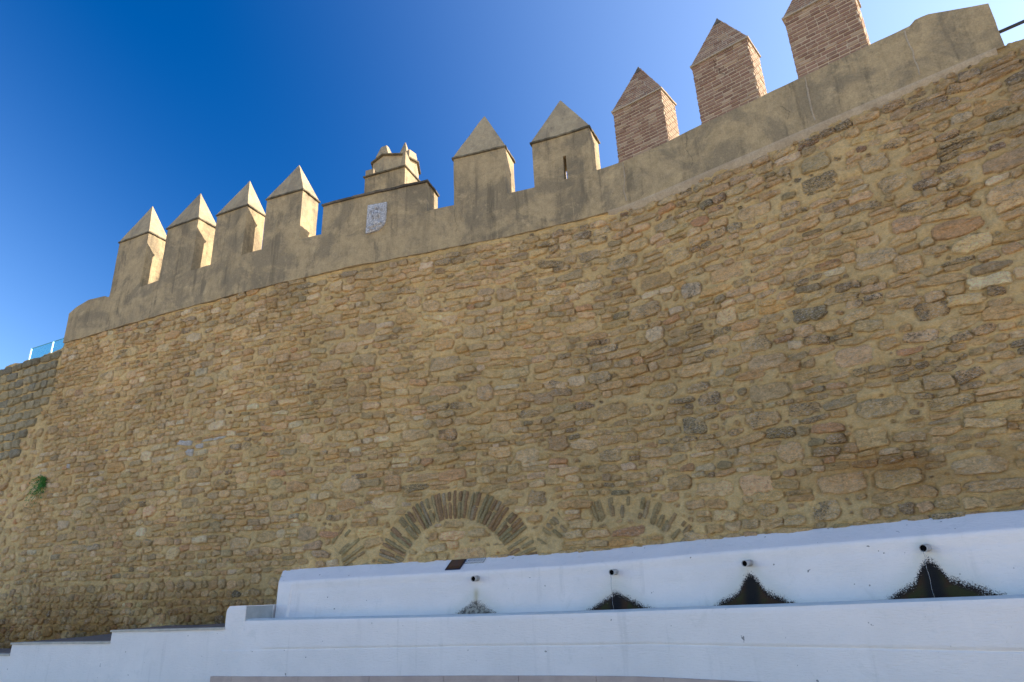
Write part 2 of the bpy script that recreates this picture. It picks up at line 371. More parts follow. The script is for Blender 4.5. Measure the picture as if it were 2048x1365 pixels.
def mortar_sheet(name, s0, s1, z0, ds, parent):
    sv_ = np.linspace(s0, s1, int((s1 - s0) / ds) + 1); nz = int((7.19 - z0) / ds)
    s, v = np.meshgrid(sv_, np.linspace(0, 1, nz + 1), indexing='ij'); z = z0 + (wall_top(s) - z0) * v
    o = mortar_o(s, z) + joint_o(s, z)
    V = W(s.ravel(), o.ravel(), z.ravel()); idx = np.arange(s.size).reshape(s.shape)
    F = np.stack([idx[:-1, :-1], idx[1:, :-1], idx[1:, 1:], idx[:-1, 1:]], -1).reshape(-1, 4)
    # top return and end return so the bed has thickness
    tops = idx[:, -1]; Vt = W(sv_, -.46, wall_top(sv_)); k = len(V)
    Ft = np.stack([tops[:-1], tops[1:], k + np.arange(1, len(sv_)), k + np.arange(len(sv_) - 1)], -1)
    V = np.concatenate([V, Vt]); F = np.concatenate([F, Ft])
    sa = np.concatenate([s.ravel(), sv_]); za = np.concatenate([z.ravel(), wall_top(sv_)])
    t = MORTAR * region(sa, za) * (1 + .18 * (fbm(sa * 6, za * 6, 51, 3) - .5))[:, None]
    return link(name, V, F, M_mortar, parent, t, .25, smooth=True)
# ------------------------------------------------------------------ rubble stones
CELL = .02
G0, GZ0 = .6, .2
occ = np.zeros((int((25.4 - G0) / CELL), int((7.6 - GZ0) / CELL)), bool)
def gi(s0, s1, z0, z1):
    return slice(max(0, int((s0 - G0) / CELL)), max(0, int((s1 - G0) / CELL) + 1)), slice(max(0, int((z0 - GZ0) / CELL)), max(0, int((z1 - GZ0) / CELL) + 1))
def busy(*a):
    q = occ[gi(*a)]; return q.mean() if q.size else 1.
def mark(*a): occ[gi(*a)] = True
# arches keep their place free
ARCHES = [(15.35, 1.74, .90, 1.31, 12, 170), (12.62, 1.62, 1.02, 1.42, 20, 50), (17.78, 1.50, .98, 1.28, 36, 108), (17.78, 1.50, 1.12, 1.42, 128, 146)]
sg = G0 + (np.arange(occ.shape[0]) + .5) * CELL; zg = GZ0 + (np.arange(occ.shape[1]) + .5) * CELL
SG, ZG = np.meshgrid(sg, zg, indexing='ij')
for cs, cz, r0, r1, a0, a1 in ARCHES:
    rr = np.hypot(SG - cs, ZG - cz); an = np.degrees(np.arctan2(ZG - cz, SG - cs))
    occ |= (rr > r0 - .02) & (rr < r1 + .02) & (an > a0 - 1) & (an < a1 + 1)
occ |= (SG > 12.7) & (ZG < 1.9)
stones = []          # s, z, w, h, angle, kind
def left(s): return s < 12.7
def put(s0, s1, z0, z1, ang=0., sq=4.):
    stones.append((.5 * (s0 + s1), .5 * (z0 + z1), s1 - s0, z1 - z0, ang, sq)); mark(s0, s1, z0, z1)
# the odd large blocks first, set where the photograph shows them
for s, z, w_, h_ in ((21.55, 5.13, .46, .22), (21.85, 4.95, .28, .2), (8.1, 4.12, .5, .2), (10.2, 5.5, .42, .2), (17.0, 3.6, .3, .22), (19.7, 2.7, .4, .22), (14.2, 2.95, .42, .2)):
    put(s - w_ / 2, s + w_ / 2, z - h_ / 2, z + h_ / 2, 0, 6)
for _ in range(520):
    s = rng.uniform(SEAM, 25); z = rng.uniform(.7, 6.9); L_ = left(s)
    w_ = rng.uniform(.22, .42) if L_ else rng.uniform(.26, .52); h_ = rng.uniform(.15, .21) if L_ else rng.uniform(.16, .24)
    if z < 2.3 and L_: w_ = h_ * rng.uniform(.9, 1.3)
    b = (s - w_ / 2, s + w_ / 2, z - h_ / 2, z + h_ / 2)
    if busy(b[0] - .02, b[1] + .02, b[2] - .02, b[3] + .02) == 0 and rng.random() < .55: put(*b, ang=rng.normal(0, 3), sq=rng.uniform(3, 6))
def rows(sa, sb, za, zb, hlo, hhi, wlo, whi, thin, jit):
    z = za; r = 0
    while z < zb:
        h = rng.uniform(hlo, hhi); s = sa + rng.uniform(-.25, .1); r += 1
        while s < sb + rng.uniform(-.2, .25):
            w_ = h * rng.uniform(wlo, whi) * (1 if rng.random() > .15 else 1.4)
            zz = z + .12 * (vn(s * .35, z * .3, 61) - .5) + .035 * (vn(s * 2.1, z * 2.0, 62) - .5)
            g = rng.uniform(.001, .009)
            a = (s + g, s + w_ - g, zz + g, zz + h - g)
            if zz + h < 7.2 and a[1] > SEAM and busy(*a) < .22:
                if rng.random() < thin and h > .11:
                    k = rng.uniform(.4, .6)
                    put(a[0], a[1], a[2], a[2] + (a[3] - a[2]) * k - .006, rng.normal(0, 2), 6); put(a[0] + rng.uniform(0, .03), a[1], a[2] + (a[3] - a[2]) * k + .006, a[3], rng.normal(0, 2), 6)
                else:
                    dz = rng.uniform(-.012, .012); k = rng.uniform(.82, 1.)
                    c = (a[2] + a[3]) / 2 + dz; hh = (a[3] - a[2]) * k / 2
                    put(a[0], a[1], c - hh, c + hh, rng.normal(0, jit), rng.uniform(2.4, 8))
            s += w_ + rng.uniform(0, .015)
        z += h + rng.uniform(0, .012)
rows(SEAM, 12.7, .7, 1.95, .09, .16, .8, 1.5, .03, 18)
rows(SEAM, 12.7, 2.02, 7.15, .078, .138, 1.1, 2.6, .10, 5)
rows(12.8, 25.1, 1.95, 7.15, .078, .16, 1.1, 2.9, .16, 5)
for _ in range(16000):            # chips and pebbles in the gaps
    s = rng.uniform(SEAM, 25); z = rng.uniform(.7, 7.12); w_ = rng.uniform(.035, .11); h_ = w_ * rng.uniform(.4, 1.)
    if busy(s - w_ / 2, s + w_ / 2, z - h_ / 2, z + h_ / 2) < .12: put(s - w_ / 2, s + w_ / 2, z - h_ / 2, z + h_ / 2, rng.uniform(-30, 30), 2.3)
# keep them under the top line and off the hidden band behind the fountain
stones = [q for q in stones if q[1] + q[3] / 2 < wall_top(np.array([q[0]]))[0] + .03]

# squared courses and pebbles of the older wall
blocks, pebbles = [], []
z = 7.03
while z > 4.9:
    h = .20 + rng.uniform(-.015, .015); s = 1.0 + rng.uniform(0, .3); send = SEAM - .25 - max(0, (5.9 - z)) * .9
    while s < send:
        w_ = rng.uniform(.18, .42); zc = z - h / 2 - .01 * (SEAM - s); dk = rng.random()
        c = (np.array((.56, .46, .27)) if dk < .55 else np.array((.62, .49, .26)) if dk < .85 else np.array((.44, .38, .25))) * rng.uniform(.85, 1.12) * (.62 if z > 6.95 else 1)
        blocks.append((s + w_ / 2, zc, w_ - .022, h - .026, c)); mark(s, s + w_, zc - h / 2, zc + h / 2); s += w_
    z -= h + .012
for _ in range(3500):
    s = rng.uniform(1.5, SEAM - .03); z = rng.uniform(.8, 6.4); w_ = rng.uniform(.08, .30); h_ = min(w_, rng.uniform(.06, .15))
    if z > 4.7 and s < SEAM - .3 - max(0, (5.9 - z)) * .9: continue
    if busy(s - w_ / 2, s + w_ / 2, z - h_ / 2, z + h_ / 2) < .1:
        mark(s - w_ / 2, s + w_ / 2, z - h_ / 2, z + h_ / 2); pebbles.append((s, z, w_, h_, rng.normal(0, 8), 3.5))
# mortar is raked back in the joints and flush with the stones where it is wide
JC = .01; JN = (int((25.4 - G0) / JC), int((7.6 - GZ0) / JC)); JM = np.zeros(JN, np.float32)
def raster(s, z, w_, h_, ang, sq):
    r = .5 * math.hypot(w_, h_) + .01; i0, i1 = max(0, int((s - r - G0) / JC)), int((s + r - G0) / JC) + 1; j0, j1 = max(0, int((z - r - GZ0) / JC)), int((z + r - GZ0) / JC) + 1
    a, b = np.meshgrid(G0 + (np.arange(i0, min(i1, JN[0])) + .5) * JC - s, GZ0 + (np.arange(j0, min(j1, JN[1])) + .5) * JC - z, indexing='ij')
    c, d = math.cos(math.radians(ang)), math.sin(math.radians(ang)); u, v = a * c + b * d, -a * d + b * c
    JM[i0:i1, j0:j1] = np.maximum(JM[i0:i1, j0:j1], (np.abs(u / (w_ / 2)) ** sq + np.abs(v / (h_ / 2)) ** sq < 1) * (.45 + .55 * (vn(s * 31, z * 17, 3) > .25)))
for q in stones + pebbles: raster(*q)
for q in blocks: raster(*q[:4], 0, 9)
SJ, ZJ = np.meshgrid(G0 + (np.arange(JN[0]) + .5) * JC, GZ0 + (np.arange(JN[1]) + .5) * JC, indexing='ij')
for cs, cz, r0, r1, a0, a1 in ARCHES:
    rr = np.hypot(SJ - cs, ZJ - cz); an = np.degrees(np.arctan2(ZJ - cz, SJ - cs)); JM[(rr > r0) & (rr < r1) & (an > a0) & (an < a1)] = 1.
def box(a, r, ax):
    c = np.cumsum(np.insert(a, 0, 0, axis=ax), axis=ax, dtype=float); n_ = a.shape[ax]; i = np.arange(n_); hi = np.minimum(i + r + 1, n_); lo = np.maximum(i - r, 0)
    return (np.take(c, hi, ax) - np.take(c, lo, ax)) / (2 * r + 1)
JB = JM
for _ in range(2): JB = box(box(JB, 2, 0), 2, 1)
def joint_o(s, z):
    x = np.clip((s - G0) / JC - .5, 0, JN[0] - 2); y = np.clip((z - GZ0) / JC - .5, 0, JN[1] - 2); i = x.astype(int); j = y.astype(int); fx = x - i; fy = y - j
    m_ = (JB[i, j] * (1 - fx) + JB[i + 1, j] * fx) * (1 - fy) + (JB[i, j + 1] * (1 - fx) + JB[i + 1, j + 1] * fx) * fy
    k = np.clip((m_ - .04) / .42, 0, 1); k = k * k * (3 - 2 * k)
    return .015 - .024 * k
mortar_sheet("mortar_bed", SEAM, 25.2, .6, .018, wall)
mortar_sheet("mortar_bed", 1.2, SEAM, .6, .03, oldw)
mortar_sheet("mortar_bed", 25.2, S_END, 0., .25, wall)

PAL = [((.50, .385, .235), .36), ((.45, .335, .195), .24), ((.54, .425, .275), .17), ((.44, .345, .22), .12), ((.32, .27, .18), .008),
       ((.47, .33, .17), .022), ((.44, .29, .18), .02), ((.56, .48, .36), .04), ((.39, .315, .21), .03)]
PC = np.array([p[0] for p in PAL]) * np.array([1.80, 1.62, 1.28]); PP = np.array([p[1] for p in PAL]); PP /= PP.sum()
def stone_geo(s, z, w_, h_, ang, sq, n=20, rel=1.):
    th = np.linspace(0, 2 * np.pi, n, endpoint=False) + rng.uniform(0, .4)
    c, sn = np.cos(th), np.sin(th)
    rad = (np.abs(c) ** sq + np.abs(sn) ** sq) ** (-1 / sq)
    rad = rad * (1 + rng.normal(0, .045, n)); k = rng.integers(0, n); rad[k] *= rng.uniform(.80, 1.0); rad[(k + 1) % n] *= rng.uniform(.88, 1.)
    u, v = rad * c * w_ / 2, rad * sn * h_ / 2
    v = v * (1 + rng.uniform(-.18, .18) * u / (w_ / 2)); a = math.radians(ang); u, v = u * math.cos(a) - v * math.sin(a), u * math.sin(a) + v * math.cos(a)
    H = (rng.uniform(.018, .048) * min(1., (h_ / .12) ** .5)) * rel
    tu, tv = rng.normal(0, .04), rng.normal(-.02, .06)
    base = mortar_o(np.array([s]), np.array([z]))[0] * .75
    wu = (fbm((s + u) * 11, (z + v) * 11, 301, 4) - .5) * .075; wv_ = (fbm((s + u) * 11, (z + v) * 11, 305, 4) - .5) * .060; kk = min(1., h_ / .12)
    u = u + wu * kk; v = v + wv_ * kk
    U, Vv, O = [], [], []
    for sc, hh in ((1.02, -.04), (1.0, .12), (.93, .80), (.74, 1.0), (.38, 1.06)):
        uu, vv = u * sc, v * sc
        o = base + 0 * uu + (hh * H if hh > 0 else hh) + (uu * tu + vv * tv if hh > 0 else 0) + (rng.normal(0, .0045, n) if hh > .3 else 0)
        U.append(uu); Vv.append(vv); O.append(o)
    U = np.concatenate(U + [[0.]]); Vv = np.concatenate(Vv + [[0.]]); O = np.concatenate(O + [[base + H * 1.05 + rng.normal(0, .003)]])
    lay = (fbm((s + U) * 5, (z + Vv) * 26, 311, 3) - .5) * .034 + (fbm((s + U) * 22, (z + Vv) * 22, 315, 3) - .5) * .034
    O = O + np.where(np.arange(len(O)) >= n, lay * kk, 0)
    F = [(r * n + i, r * n + (i + 1) % n, (r + 1) * n + (i + 1) % n, (r + 1) * n + i) for r in range(4) for i in range(n)]
    F += [(4 * n + i, 4 * n + (i + 1) % n, 5 * n) for i in range(n)]
    return s + U, O, z + Vv, F
def stone_col(s, z):
    p = PP.copy()
    if s > 19.5 and z > 3.5: p[4] *= 2.2; p[3] *= 1.4
    if s < 12.7 and z < 2.2: p[1] *= 2; p[5] *= 2.; p[2] *= .5
    if 5.3 < s < 11.5 and abs(z - (4.15 + (s - 5.3) * .07)) < .38: p[7] *= 9
    if 14 < s < 20 and z < 3.2: p[5] *= 1.2; p[6] *= 1.2
    c = PC[rng.choice(len(PC), p=p / p.sum())] * rng.uniform(.90, 1.10)
    if 5.3 < s < 11.5 and abs(z - 4.45) < .3 and rng.random() < .06: c = np.array([.84, .80, .72])
    return c * (1 + rng.normal(0, .02, 3))
def visible_size(q):
    p = W(q[0], 0, q[1]); d = np.hypot(p[0], p[1]); tx = (Vector(p) - Vector((0, 0, EYE)))
    xc, yc, zc = tx.dot(RT), tx.dot(UP), tx.dot(FW)
    if zc < .1 or abs(xc / zc) > .77 or abs(yc / zc) > .51: return 0
    return q[2] * q[3] / zc ** 2
order = sorted(range(len(stones)), key=lambda i: -visible_size(stones[i]))
single = set(order[:300])
class Bulk:
    def __init__(s): s.V = []; s.T = []; s.G = []; s.tri = []; s.quad = []; s.n = 0
    def add(s, V, F, t, g):
        s.V.append(V); s.T.append(t); s.G.append(np.full(len(V), g)); q = np.array([f for f in F if len(f) == 4]) + s.n; tr = np.array([f for f in F if len(f) == 3])
        s.quad.append(q)
        if len(tr): s.tri.append(tr + s.n)
        s.n += len(V)
    def build(s, name, mt, parent):
        V = np.concatenate(s.V); q = np.concatenate(s.quad); F = np.concatenate([q[:, [0, 1, 2]], q[:, [0, 2, 3]]] + ([np.concatenate(s.tri)] if s.tri else []))
        return link(name, V, F, mt, parent, np.concatenate(s.T), np.concatenate(s.G), smooth=False)
bulk = Bulk()
for i, q in enumerate(stones):
    s, o, z, F = stone_geo(*q); V = W(s, o, z)
    t = stone_col(q[0], q[1]) * region(s, z)
    g = float(np.clip(rng.normal(.38, .26) + (.25 if q[0] > 17 and q[1] > 3.2 else 0) + (.12 if q[1] > 6 else 0), 0, 1.1))
    if i in single:
        link("stone", V, F, M_stone, wall, t, g, smooth=False)
    else: bulk.add(V, F, t, g)
tag(bulk.build("rubble_stones", M_stone, wall), kind="stuff")

# ------------------------------------------------------------------ relieving arches of thin bricks
for ai, (cs, cz, r0, r1, a0, a1) in enumerate(ARCHES):
    ar = empty("brick_arch", tuple(W(cs, 0, cz)), wall)
    a = a0
    while a < a1:
        st = math.degrees(.066 / ((r0 + r1) / 2)); wd = rng.uniform(.044, .054)
        cuts = [(r0, r1)] if rng.random() < .45 else [(r0, r0 + (r1 - r0) * rng.uniform(.35, .62))]
        if len(cuts) == 1 and cuts[0][1] < r1: cuts.append((cuts[0][1] + .012, r1))
        ja = rng.normal(0, .9)
        for c0, c1 in cuts:
            if cz + c1 * math.sin(R(a)) < 2.03 or rng.random() < (.015, .18, .30, .25)[ai]: continue
            c0 += rng.uniform(-.015, .01); c1 += rng.uniform(-.02, .015)
            aa = R(a + ja); er, et = np.array([math.cos(aa), math.sin(aa)]), np.array([-math.sin(aa), math.cos(aa)])
            F = []; P = []; O = []
            ro = rng.uniform(.016, .034) * (1, .7, .6, .6)[ai]
            nseg = 5
            for k in range(nseg + 1):
                rr = c0 + (c1 - c0) * k / nseg
                for sd, oo in ((-1, -.03), (-.92, ro * .8), (.0, ro), (.92, ro * .8), (1, -.03)):
                    wv = wd / 2 * (1 + rng.normal(0, .06)) * (.86 if k in (0, nseg) else 1)
                    p = np.array([cs, cz]) + er * rr + et * sd * wv
                    P.append(p); O.append(oo + rng.normal(0, .002) - (.02 if k in (0, nseg) else 0))
            for k in range(nseg):
                for j in range(4): F.append((k * 5 + j, (k + 1) * 5 + j, (k + 1) * 5 + j + 1, k * 5 + j + 1))
            P = np.array(P); O = np.array(O) + mortar_o(P[:, 0], P[:, 1]) * .5
            u = rng.random()
            col = np.array((.43, .25, .125) if u < .30 else (.50, .385, .19) if u < .68 else (.45, .37, .18) if u < .85 else (.50, .39, .25)) * rng.uniform(.8, 1.15)
            col = col * .5 + MORTAR * .42 if ai else col * .78 + MORTAR * .16
            V = W(P[:, 0], O, P[:, 1]); link("brick", V, F, M_stone, ar, col * region(P[:, 0], P[:, 1]), .3, smooth=True)
        a += st

# ------------------------------------------------------------------ coursed wall on the left
for s, z, w_, h_, c in blocks:
    if s < 2.4: continue
    ss_, o, zz, F = stone_geo(s, z, w_, h_, 0, 9, 18, 1.1); link("block", W(ss_, o + .01, zz), F, M_stone, oldw, c * region(ss_, zz), .45, smooth=True)
b2 = Bulk()
for q in pebbles:
    ss_, o, zz, F = stone_geo(*q); b2.add(W(ss_, o, zz), F, stone_col(q[0], q[1]) * region(ss_, zz), .4)
tag(b2.build("rubble_stones", M_stone, oldw), kind="stuff")

# ------------------------------------------------------------------ parapet
CREST = 8.0
def crest(s):
    s = np.asarray(s, float)
    z = np.interp(s, [5.4, 5.52, 5.8, 6.2, 6.75, 22.75, 23.34, 24], [7.80, 7.86, 8.0, 8.09, 8.05, 8.05, 7.80, 7.78])
    z = np.where((s > 6.8) & (s < 22.6), CREST + .0 + (fbm(s * 1.5, s * 0, 71, 3) - .5) * .03, z)
    return z
mb = MB()
rough_block(mb, 5.56, 23.33, -.45, .052, lambda s: 7.17 + (fbm(s * 5, s * 0, 73, 3) - .5) * .02, 8.0, .07, .012, 75, top=crest, fr=1.6)
mb.build("parapet", M_plaster, wall, smooth=False)
# low raised block between the fourth and fifth merlon, with its coping
mb = MB(); rough_block(mb, 12.70, 14.87, -.44, .050, 7.96, 8.60, .07, .008, 81, fr=1.8)
rb = mb.build("raised_block", M_plaster, wall)
mb = MB(); rough_block(mb, 12.68, 14.90, -.46, .085, 8.602, 8.642, .04, .012, 84, fr=7)
mb.build("coping", M_coping, rb)
# pale fillet under the parapet on the right, and the vertical seams
ss_ = np.arange(18.1, 23.3, .05); wv = .035 + .05 * fbm(ss_ * 2.5, ss_ * 0, 91, 3) * np.clip((ss_ - 18.1) / .6, 0, 1)
V = np.concatenate([W(ss_, .062, 7.185), W(ss_, .05 + .012 * fbm(ss_ * 5, ss_ * 0, 93), 7.175 - wv * .5), W(ss_, .0, 7.165 - wv * 1.6)])
n = len(ss_); F = [(r * n + n + i, r * n + n + i + 1, r * n + i + 1, r * n + i) for r in (0, 1) for i in range(n - 1)]
link("mortar_fillet", V, F, M_fillet, wall, smooth=True)
for sc in (18.43, 21.28, 22.5):
    zz = np.linspace(7.25, 7.96, 24); wob = (fbm(zz * 4, zz * 0, int(sc * 3), 3) - .5) * .06
    wd = .010 * (.5 + fbm(zz * 9, zz * 0, int(sc), 2))
    V = np.concatenate([W(sc + wob - wd, .058, zz), W(sc + wob, .068, zz), W(sc + wob + wd, .058, zz)]); n = len(zz)
    F = [(c * n + i, c * n + n + i, c * n + n + i + 1, c * n + i + 1) for c in (0, 1) for i in range(n - 1)]
    link("mortar_seam", V, F, M_fillet, wall)

# hairline cracks in the plaster
for pts in (((7.62, 7.93), (7.66, 7.80), (7.60, 7.66), (7.68, 7.55), (7.65, 7.42)), ((9.7, 7.95), (9.78, 7.8), (9.72, 7.62)), ((15.42, 7.95), (15.40, 7.80), (15.45, 7.6), (15.43, 7.42)), ((16.1, 7.9), (16.08, 7.66), (16.13, 7.5)), ((13.3, 8.5), (13.34, 8.3), (13.28, 8.12), (13.33, 7.95)), ((19.55, 7.9), (19.5, 7.7), (19.58, 7.5), (19.54, 7.35)), ((20.9, 7.7), (21.0, 7.55), (20.96, 7.42))):
    mbk = MB(); P = []
    for p, q in zip(pts[:-1], pts[1:]):
        for k_ in range(6): P.append((p[0] + (q[0] - p[0]) * k_ / 6 + rng.normal(0, .008), p[1] + (q[1] - p[1]) * k_ / 6))
    for p, q in zip(P[:-1], P[1:]): mbk.add(W([p[0] - .0025, p[0] + .0025, q[0] + .0025, q[0] - .0025], [.064] * 4, [p[1], p[1], q[1], q[1]]), [(0, 1, 2, 3)])
    mbk.build("crack", M_eave, wall)

# ------------------------------------------------------------------ merlons
def pyramid(mb, s0, s1, o0, o1, z0, z1, res=.09, amp=.006, seed=5, apex=None, t=None, flat=.012):
    sc, oc = (apex or ((s0 + s1) / 2, (o0 + o1) / 2))
    cor = [(s0, o1), (s1, o1), (s1, o0), (s0, o0)]
    for i in range(4):
        a, b = np.array(cor[i]), np.array(cor[(i + 1) % 4]); ap = np.array([sc, oc])
        def f(u, v):
            k = v * (1 - flat); e = a[:, None] * (1 - u) + b[:, None] * u
            p = e * (1 - k) + ap[:, None] * k; n = (fbm(p[0] * 4 + p[1] * 3, (z0 + v) * 4, seed, 3) - .5) * 2 * amp
            return W(p[0], p[1] + n, z0 + (z1 - z0) * v + n)
        V, F = gridface(f, 8, 10); mb.add(V, F)
def dims(k):
    return dict([(1, (6.90, 7.87, 9.33, 7.45, 10.28)), (2, (8.48, 9.41, 9.24, 9.03, 10.13)), (3, (9.96, 10.80, 9.14, 10.50, 9.98)), (4, (11.31, 12.18, 9.12, 11.82, 9.97)),
                 (5, (15.39, 16.37, 8.97, 15.92, 9.98)), (6, (16.88, 17.92, 8.88, 17.38, 9.85)), (7, (18.37, 19.24, 8.99, 18.81, 9.86)), (8, (19.79, 20.66, 9.08, 20.23, 9.94)), (9, (21.20, 22.08, 9.06, 21.66, 9.94))])[k]
brick_pool = []
for k in range(1, 10):
    s0, s1, ze, sa, za = dims(k)
    me_ = empty("merlon", tuple(W((s0 + s1) / 2, -.2, CREST)), wall)
    if k <= 6:
        if k == 6: tag(me_, "plastered merlon pierced by a narrow slit")
        else: tag(me_, "plastered merlon with pointed cap")
        mb = MB()
        if k == 6:
            a, b = 17.415, 17.470
            for x0, x1, y0, y1 in ((s0, a, -.06, .045), (s0, a - .09, -.44, -.06), (b, s1, -.06, .045), (b + .03, s1, -.44, -.06)):
                rough_block(mb, x0, x1, y0, y1, 7.97, ze, .06, .006, 100 + k, fr=2.2)
            rough_block(mb, a, b, -.06, .045, 8.47, ze, .055, .006, 100 + k, fr=2.2)
            rough_block(mb, a - .09, b + .03, -.44, -.06, 8.50, ze, .055, .006, 100 + k, fr=2.2)
        else: rough_block(mb, s0, s1, -.44, .045, 7.97, ze, .06, .008, 100 + k, fr=2.2)
        mb.build("block", M_plaster, me_)
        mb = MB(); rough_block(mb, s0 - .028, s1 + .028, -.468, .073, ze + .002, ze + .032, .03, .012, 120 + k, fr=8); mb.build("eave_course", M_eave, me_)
        mb = MB(); pyramid(mb, s0 - .015, s1 + .015, -.455, .06, ze + .033, za, seed=130 + k, apex=(sa, -.2)); mb.build("cap", M_cap, me_)
    else:
        tag(me_, ["brick merlon with pointed brick cap", "cracked brick merlon with pointed brick cap", "brick merlon with pointed brick cap"][k - 7])
        mb = MB(); rough_block(mb, s0 + .008, s1 - .008, -.432, .038, 7.95, ze, .1, .002, 140 + k); mb.build("mortar_core", M_bmortar, me_)
        mb = MB(); pyramid(mb, s0 - .01, s1 + .01, -.45, .055, ze + .033, za - .02, seed=150 + k, apex=(sa, -.2), amp=.002, flat=.06); mb.build("cap_core", M_bmortar, me_)
        mb = MB(); rough_block(mb, s0 - .025, s1 + .025, -.468, .072, ze + .002, ze + .03, .05, .004, 160 + k, fr=6); mb.build("eave_course", M_fillet, me_)
        mb = MB(); pyramid(mb, sa - .06, sa + .06, -.26, -.14, za - .12, za + .03, seed=170 + k, apex=(sa, -.2), amp=.004, flat=.1); mb.build("tip", M_coping, me_)
        rows_n = 17 if k != 8 else 18; ph = (ze - CREST + .02) / rows_n; bh = ph * .66
        stuffb = MB()
        def bcol():
            u = rng.random(); c = np.array((.235, .14, .095) if u < .55 else (.28, .175, .118) if u < .85 else (.36, .26, .17)); return c * rng.uniform(.85, 1.15)
        for r in range(rows_n):
            zb = CREST - .015 + r * ph + ph * .13
            # front
            L_ = .121; s = s0 - (L_ + .012) * (.5 if r % 2 else 0.) + rng.uniform(-.01, .01)
            while s < s1 - .01:
                a, b = max(s, s0), min(s + L_ + rng.uniform(-.006, .006), s1); big = rng.random() < .1
                if big: b = min(b + .06, s1)
                if b - a > .025:
                    pr = rng.uniform(.043, .052)
                    brick_pool.append((k, a, b, zb, zb + bh * rng.uniform(.92, 1.05), pr, bcol(), me_, rng.normal(0, .0015, 4)))
                s = (b if b > s else s + L_) + rng.uniform(.010, .015)
            # right, back and left faces
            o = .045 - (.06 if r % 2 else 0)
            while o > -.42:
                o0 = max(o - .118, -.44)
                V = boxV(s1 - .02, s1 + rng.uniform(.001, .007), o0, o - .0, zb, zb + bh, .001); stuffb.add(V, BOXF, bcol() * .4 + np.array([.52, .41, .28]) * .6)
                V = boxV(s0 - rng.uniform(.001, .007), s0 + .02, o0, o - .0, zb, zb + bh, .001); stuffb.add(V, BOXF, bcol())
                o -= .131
            s = s0
            while s < s1 - .05: stuffb.add(boxV(s, min(s + .12, s1), -.447, -.43, zb, zb + bh, .001), BOXF, bcol()); s += .133
        # pyramid faces in thin courses
        z0p, z1p = ze + .035, za - .02; nr = 17
        for r in range(nr):
            f0 = r / nr + .006; f1 = (r + .70) / nr
            for side in range(4):
                cor = [(s0 - .01, .055), (s1 + .01, .055), (s1 + .01, -.45), (s0 - .01, -.45)]
                a, b = np.array(cor[side]), np.array(cor[(side + 1) % 4]); ap = np.array([sa, -.2]); Ln = np.hypot(*(b - a)) * (1 - f0)
                nbk = max(1, int(Ln / .125)); us = np.linspace(0, 1, nbk + 1)
                nrm = np.array([(0, 1), (1, 0), (0, -1), (-1, 0)][side], float)
                for u0, u1 in zip(us[:-1], us[1:]):
                    u0 += .006 / max(Ln, .1); u1 -= .006 / max(Ln, .1)
                    pr = rng.uniform(.002, .009); P = []
                    for dd in (-.02, pr):
                        for f_, uu in ((f0, u0), (f0, u1), (f1, u1), (f1, u0)):
                            kf = f_ * .94; p = (a * (1 - uu) + b * uu) * (1 - kf) + ap * kf + nrm * dd
                            P.append(W(p[0], p[1], z0p + (z1p - z0p) * f_ + .3 * dd))
                    stuffb.add(P, [(0, 3, 2, 1), (4, 5, 6, 7), (0, 1, 5, 4), (1, 2, 6, 5), (2, 3, 7, 6), (3, 0, 4, 7)], bcol())
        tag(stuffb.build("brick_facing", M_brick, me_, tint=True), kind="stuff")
# bricks of the front faces: one by one where they show largest
brick_pool.sort(key=lambda q: (-q[0], q[3])); rest = {}
cnt = 0
for q in brick_pool:
    k, a, b, z0, z1, pr, c, me_, jj = q
    vis = not (k == 9 and z0 > 8.98)
    V = boxV(a, b, .02, pr, z0, z1, .0008)
    if k == 8 and 20.15 < (a + b) / 2 < 20.3 and 8.55 < z0 < 8.95:      # the crack
        V = boxV(a, b, .02, pr - .003, z0 - .004, z1 - .004, .002)
    if vis and cnt < 300: link("brick", V, BOXF, M_brick, me_, np.tile(c, (8, 1))); cnt += 1
    else: rest.setdefault(me_, MB()).add(V, BOXF, c)
for me_, mb in rest.items(): tag(mb.build("upper_bricks", M_brick, me_, tint=True), kind="stuff")
# crack in the middle brick merlon
me8 = [o for o in wall.children if o.get("label", "").startswith("cracked")][0]
mb = MB(); cp = [(20.13, 9.02), (20.15, 8.93), (20.13, 8.86), (20.20, 8.80), (20.19, 8.72), (20.26, 8.66), (20.25, 8.60)]
for p, q in zip(cp[:-1], cp[1:]):
    mb.add(W([p[0] - .003, p[0] + .003, q[0] + .003, q[0] - .003], [.056] * 4, [p[1], p[1], q[1], q[1]]), [(0, 3, 2, 1)])
mb.build("crack", M_dark, me8)

